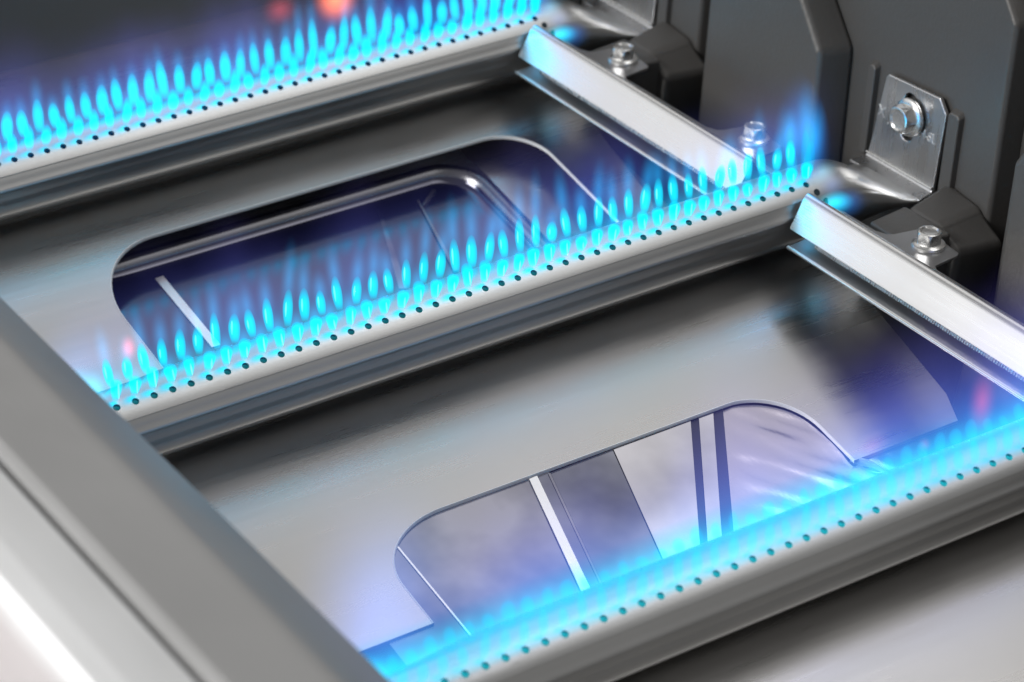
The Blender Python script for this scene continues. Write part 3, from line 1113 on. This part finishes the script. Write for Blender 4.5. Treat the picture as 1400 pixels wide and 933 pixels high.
ellipsoid('warm_glow', (-66, 14, 2.0), (2.4, 2, 2.6), blob_mat('reflection_small_red', (1.0, 0.10, 0.14), 170), B3)  # smaller, redder glow added for the same reflection
for B in (B1, B2):
    ellipsoid('blue_plume', (1.5, 6, 14), (10, 7, 23), V_BLUEBALL, B, lean_=(-0.22, 0))
    ellipsoid('blue_plume', (6.5, 4, 10), (4.5, 5, 17), V_BLUEBALL, B, lean_=(-0.12, 0))
    ellipsoid('blue_plume', (8.0, -2, -2), (6.5, 5, 6), V_BLUEBALL, B, lean_=(0.1, 0))
    ellipsoid('blue_plume', (-16.0, 6, 14), (17, 7, 17), blob_mat('blue_wash', (0.05, 0.20, 0.95), 30), B)


# ------------------------------------------------------------------ crossover rails
def rail(k, label, bolts):
    """sheet-metal crossover between burner k+1 and burner k (origin at burner k+1's last port)"""
    Rl = empty('crossover_rail', (0, k * SP, -6), label, 'crossover rail', 'crossover rails joining the burners')
    y0, y1 = -6.0, -128.5
    # leaning bright face, rolled over the top and down to the flange on the right
    prof = [(-11.5, -8.3), (-11.2, -8.0), (-8.2, -4.0), (-5.8, -0.9), (-4.9, 0.05), (-3.9, 0.45), (-2.6, 0.2), (-1.2, -1.3), (0.6, -4.2), (1.8, -5.7), (3.2, -6.4), (5.2, -6.5)]
    th = 0.9
    inner = []
    for i, p in enumerate(prof):
        a, c = prof[max(i - 1, 0)], prof[min(i + 1, len(prof) - 1)]
        t = Vector((c[0] - a[0], c[1] - a[1])).normalized()
        inner.append((p[0] + t.y * th, p[1] - t.x * th))
    closed = prof + inner[::-1]
    ys = [0, 1, 2.2, 4, 20, 60, 100, 118, 121, 122.5]
    vs, fs = [], []
    mm = len(closed)
    for s in ys:
        for i, (x, z) in enumerate(closed):
            j = i if i < len(prof) else mm - 1 - i
            # corners of the free edge are rounded at both ends
            lowf = max(0, 1 - j / 3.0)
            yy = y0 - s
            if s < 4:
                yy = y0 - s - lowf * 1.6 * (1 - s / 4) + 2.0 * max(0, (j - 2) / 10.0) * (1 - s / 4) * 1.0
            if s > 118:
                yy = y0 - s + (j / 11.0) * 6.0 * ((s - 118) / 4.5)
            vs.append((x, yy, z + 6))
    for i in range(len(ys) - 1):
        for j in range(mm):
            a, b = i * mm + j, i * mm + (j + 1) % mm
            fs.append((a, b, b + mm, a + mm))
    fs.append(tuple(range(mm)))
    fs.append(tuple((len(ys) - 1) * mm + j for j in range(mm)))
    mesh_obj('rail_face', vs, fs, M_RAIL, Rl, sharp=50)
    # lower sheet with its bright raw edge standing out to the left, coloured dark for the shaded slot
    lp = [(-14.6, -12.6), (-14.3, -12.0), (-13.6, -12.0), (-9, -11.6), (0.5, -9.5), (2.5, -7.6), (5.0, -7.5), (5.0, -8.2), (2.5, -8.4), (0.5, -10.4), (-9, -12.5), (-13.8, -12.9)]
    vs, fs = sweep([y0 - 4.5, y1 - 3], [(x, z + 6) for x, z in lp], closed=True)
    mesh_obj('lower_sheet', vs, fs, M_RAIL2, Rl, sharp=50)
    vs, fs = sweep([y0 - 4.3, y1 - 3], [(x, z + 6) for x, z in ((-14.9, -12.75), (-14.9, -12.2), (-14.5, -11.85), (-14.1, -11.85), (-14.1, -12.75))], closed=True)
    mesh_obj('raw_edge', vs, fs, M_RAIL, Rl, sharp=50)
    # inner web behind the gap, raised slivers standing in for its streaky reflection
    vs, fs = [], []
    nst = 110
    for i in range(nst):
        ya = y0 - 12 - i * 1.02
        x0_, z0_ = -9.0, -11.55
        w_ = 0.36 + 0.3 * random.random()
        b = len(vs)
        vs += [(-9.3, ya, -11.55 + 6), (-9.3, ya - w_, -11.55 + 6), (-7.9, ya - w_, -8.4 + 6), (-7.9, ya, -8.4 + 6), (-8.6, ya - w_ / 2, -10 + 6.35)]
        fs += [(b, b + 1, b + 4), (b + 1, b + 2, b + 4), (b + 2, b + 3, b + 4), (b + 3, b, b + 4)]
    mesh_obj('web_reflection_streaks', vs, fs, M_BRACKET, Rl, smooth=False)
    vs, fs = sweep([y0 - 10, y1], [(-9.0, -5.7), (-7.6, -2.4), (-7.0, -2.4), (-8.4, -5.7)], closed=True)
    mesh_obj('web', vs, fs, M_BRACKET, Rl, smooth=False)
    # right flange with its tab(s)
    f = [(4.9, y0 + 0.5), (7.2, y0 - 6)]
    tabs = []
    for yb in bolts:
        tabs += [(6.3, yb + 16), (7.6, yb + 12.5), (9.5, yb + 11.2), (18.4, yb + 9.5), (19.3, yb + 8), (17.8, yb - 8.2), (16.4, yb - 9.2), (7.0, yb - 10.3), (5.8, yb - 12.5)]
    poly = [(3.4, y0 - 1), (4.6, y0 - 0.3), (6.2, y0 - 5)] + [p for p in tabs if p[1] < y0 - 5 and p[1] > y1] + [(5.4, y1), (3.4, y1)]
    sheet_poly('tab_flange', poly[::-1], lambda x, y: 0.0, 1.0, M_RAIL2, Rl, bevel=0.25)
    for yb in bolts:
        hex_bolt(Rl, (13.2, yb, 0.0), 'z', 0.93, rotz=0.15)
    return Rl


rail(1, 'upper crossover rail, its lower end reaching into the flames of the middle burner', (-33.5, -105))
rail(0, 'lower crossover rail at right, starting under the wall end of the middle burner', (-41.5,))

# ------------------------------------------------------------------ front frame (out of focus, lower left)
FR = empty('firebox_frame', (-300, 0, 60), 'blurred grey and white steel frame running down the lower left edge', 'frame')


def frame_part(name, prof, mat, y0=-330, y1=270):
    vs, fs = sweep([y0, y1], [(x + 300, z - 60) for x, z in prof], closed=True)
    m_ = len(prof)
    fs += [tuple(range(m_)), tuple(range(m_, 2 * m_))]
    return mesh_obj(name, vs, fs, mat, FR, sharp=30)


frame_part('frame_rail', [(-272.0, 60), (-272.4, 61.2), (-291.0, 79.0), (-293.0, 80.2), (-295.5, 80.8), (-311.0, 86.2), (-313.4, 86.9), (-315.0, 86.3), (-315.8, 84.6), (-315.9, 60), (-292, 58), (-274, 59)], M_FRAME)
frame_part('outer_trim', [(-316.5, 80), (-316.6, 84.0), (-317.6, 86.0), (-321, 87.4), (-329.5, 90.2), (-332.0, 90.8), (-335, 90.0), (-337.0, 88), (-338.5, 84), (-338.5, 50), (-316.5, 50)], M_LID)
frame_part('inner_wall', [(-288.5, 58), (-293, 58), (-301, -78), (-299, -78)], M_FRAME)
mesh_obj('front_panel', *prism([(-330, -30), (270, -30), (270, -26), (-330, -26)], 0, -220, -60), M_PINK, FR, smooth=False)
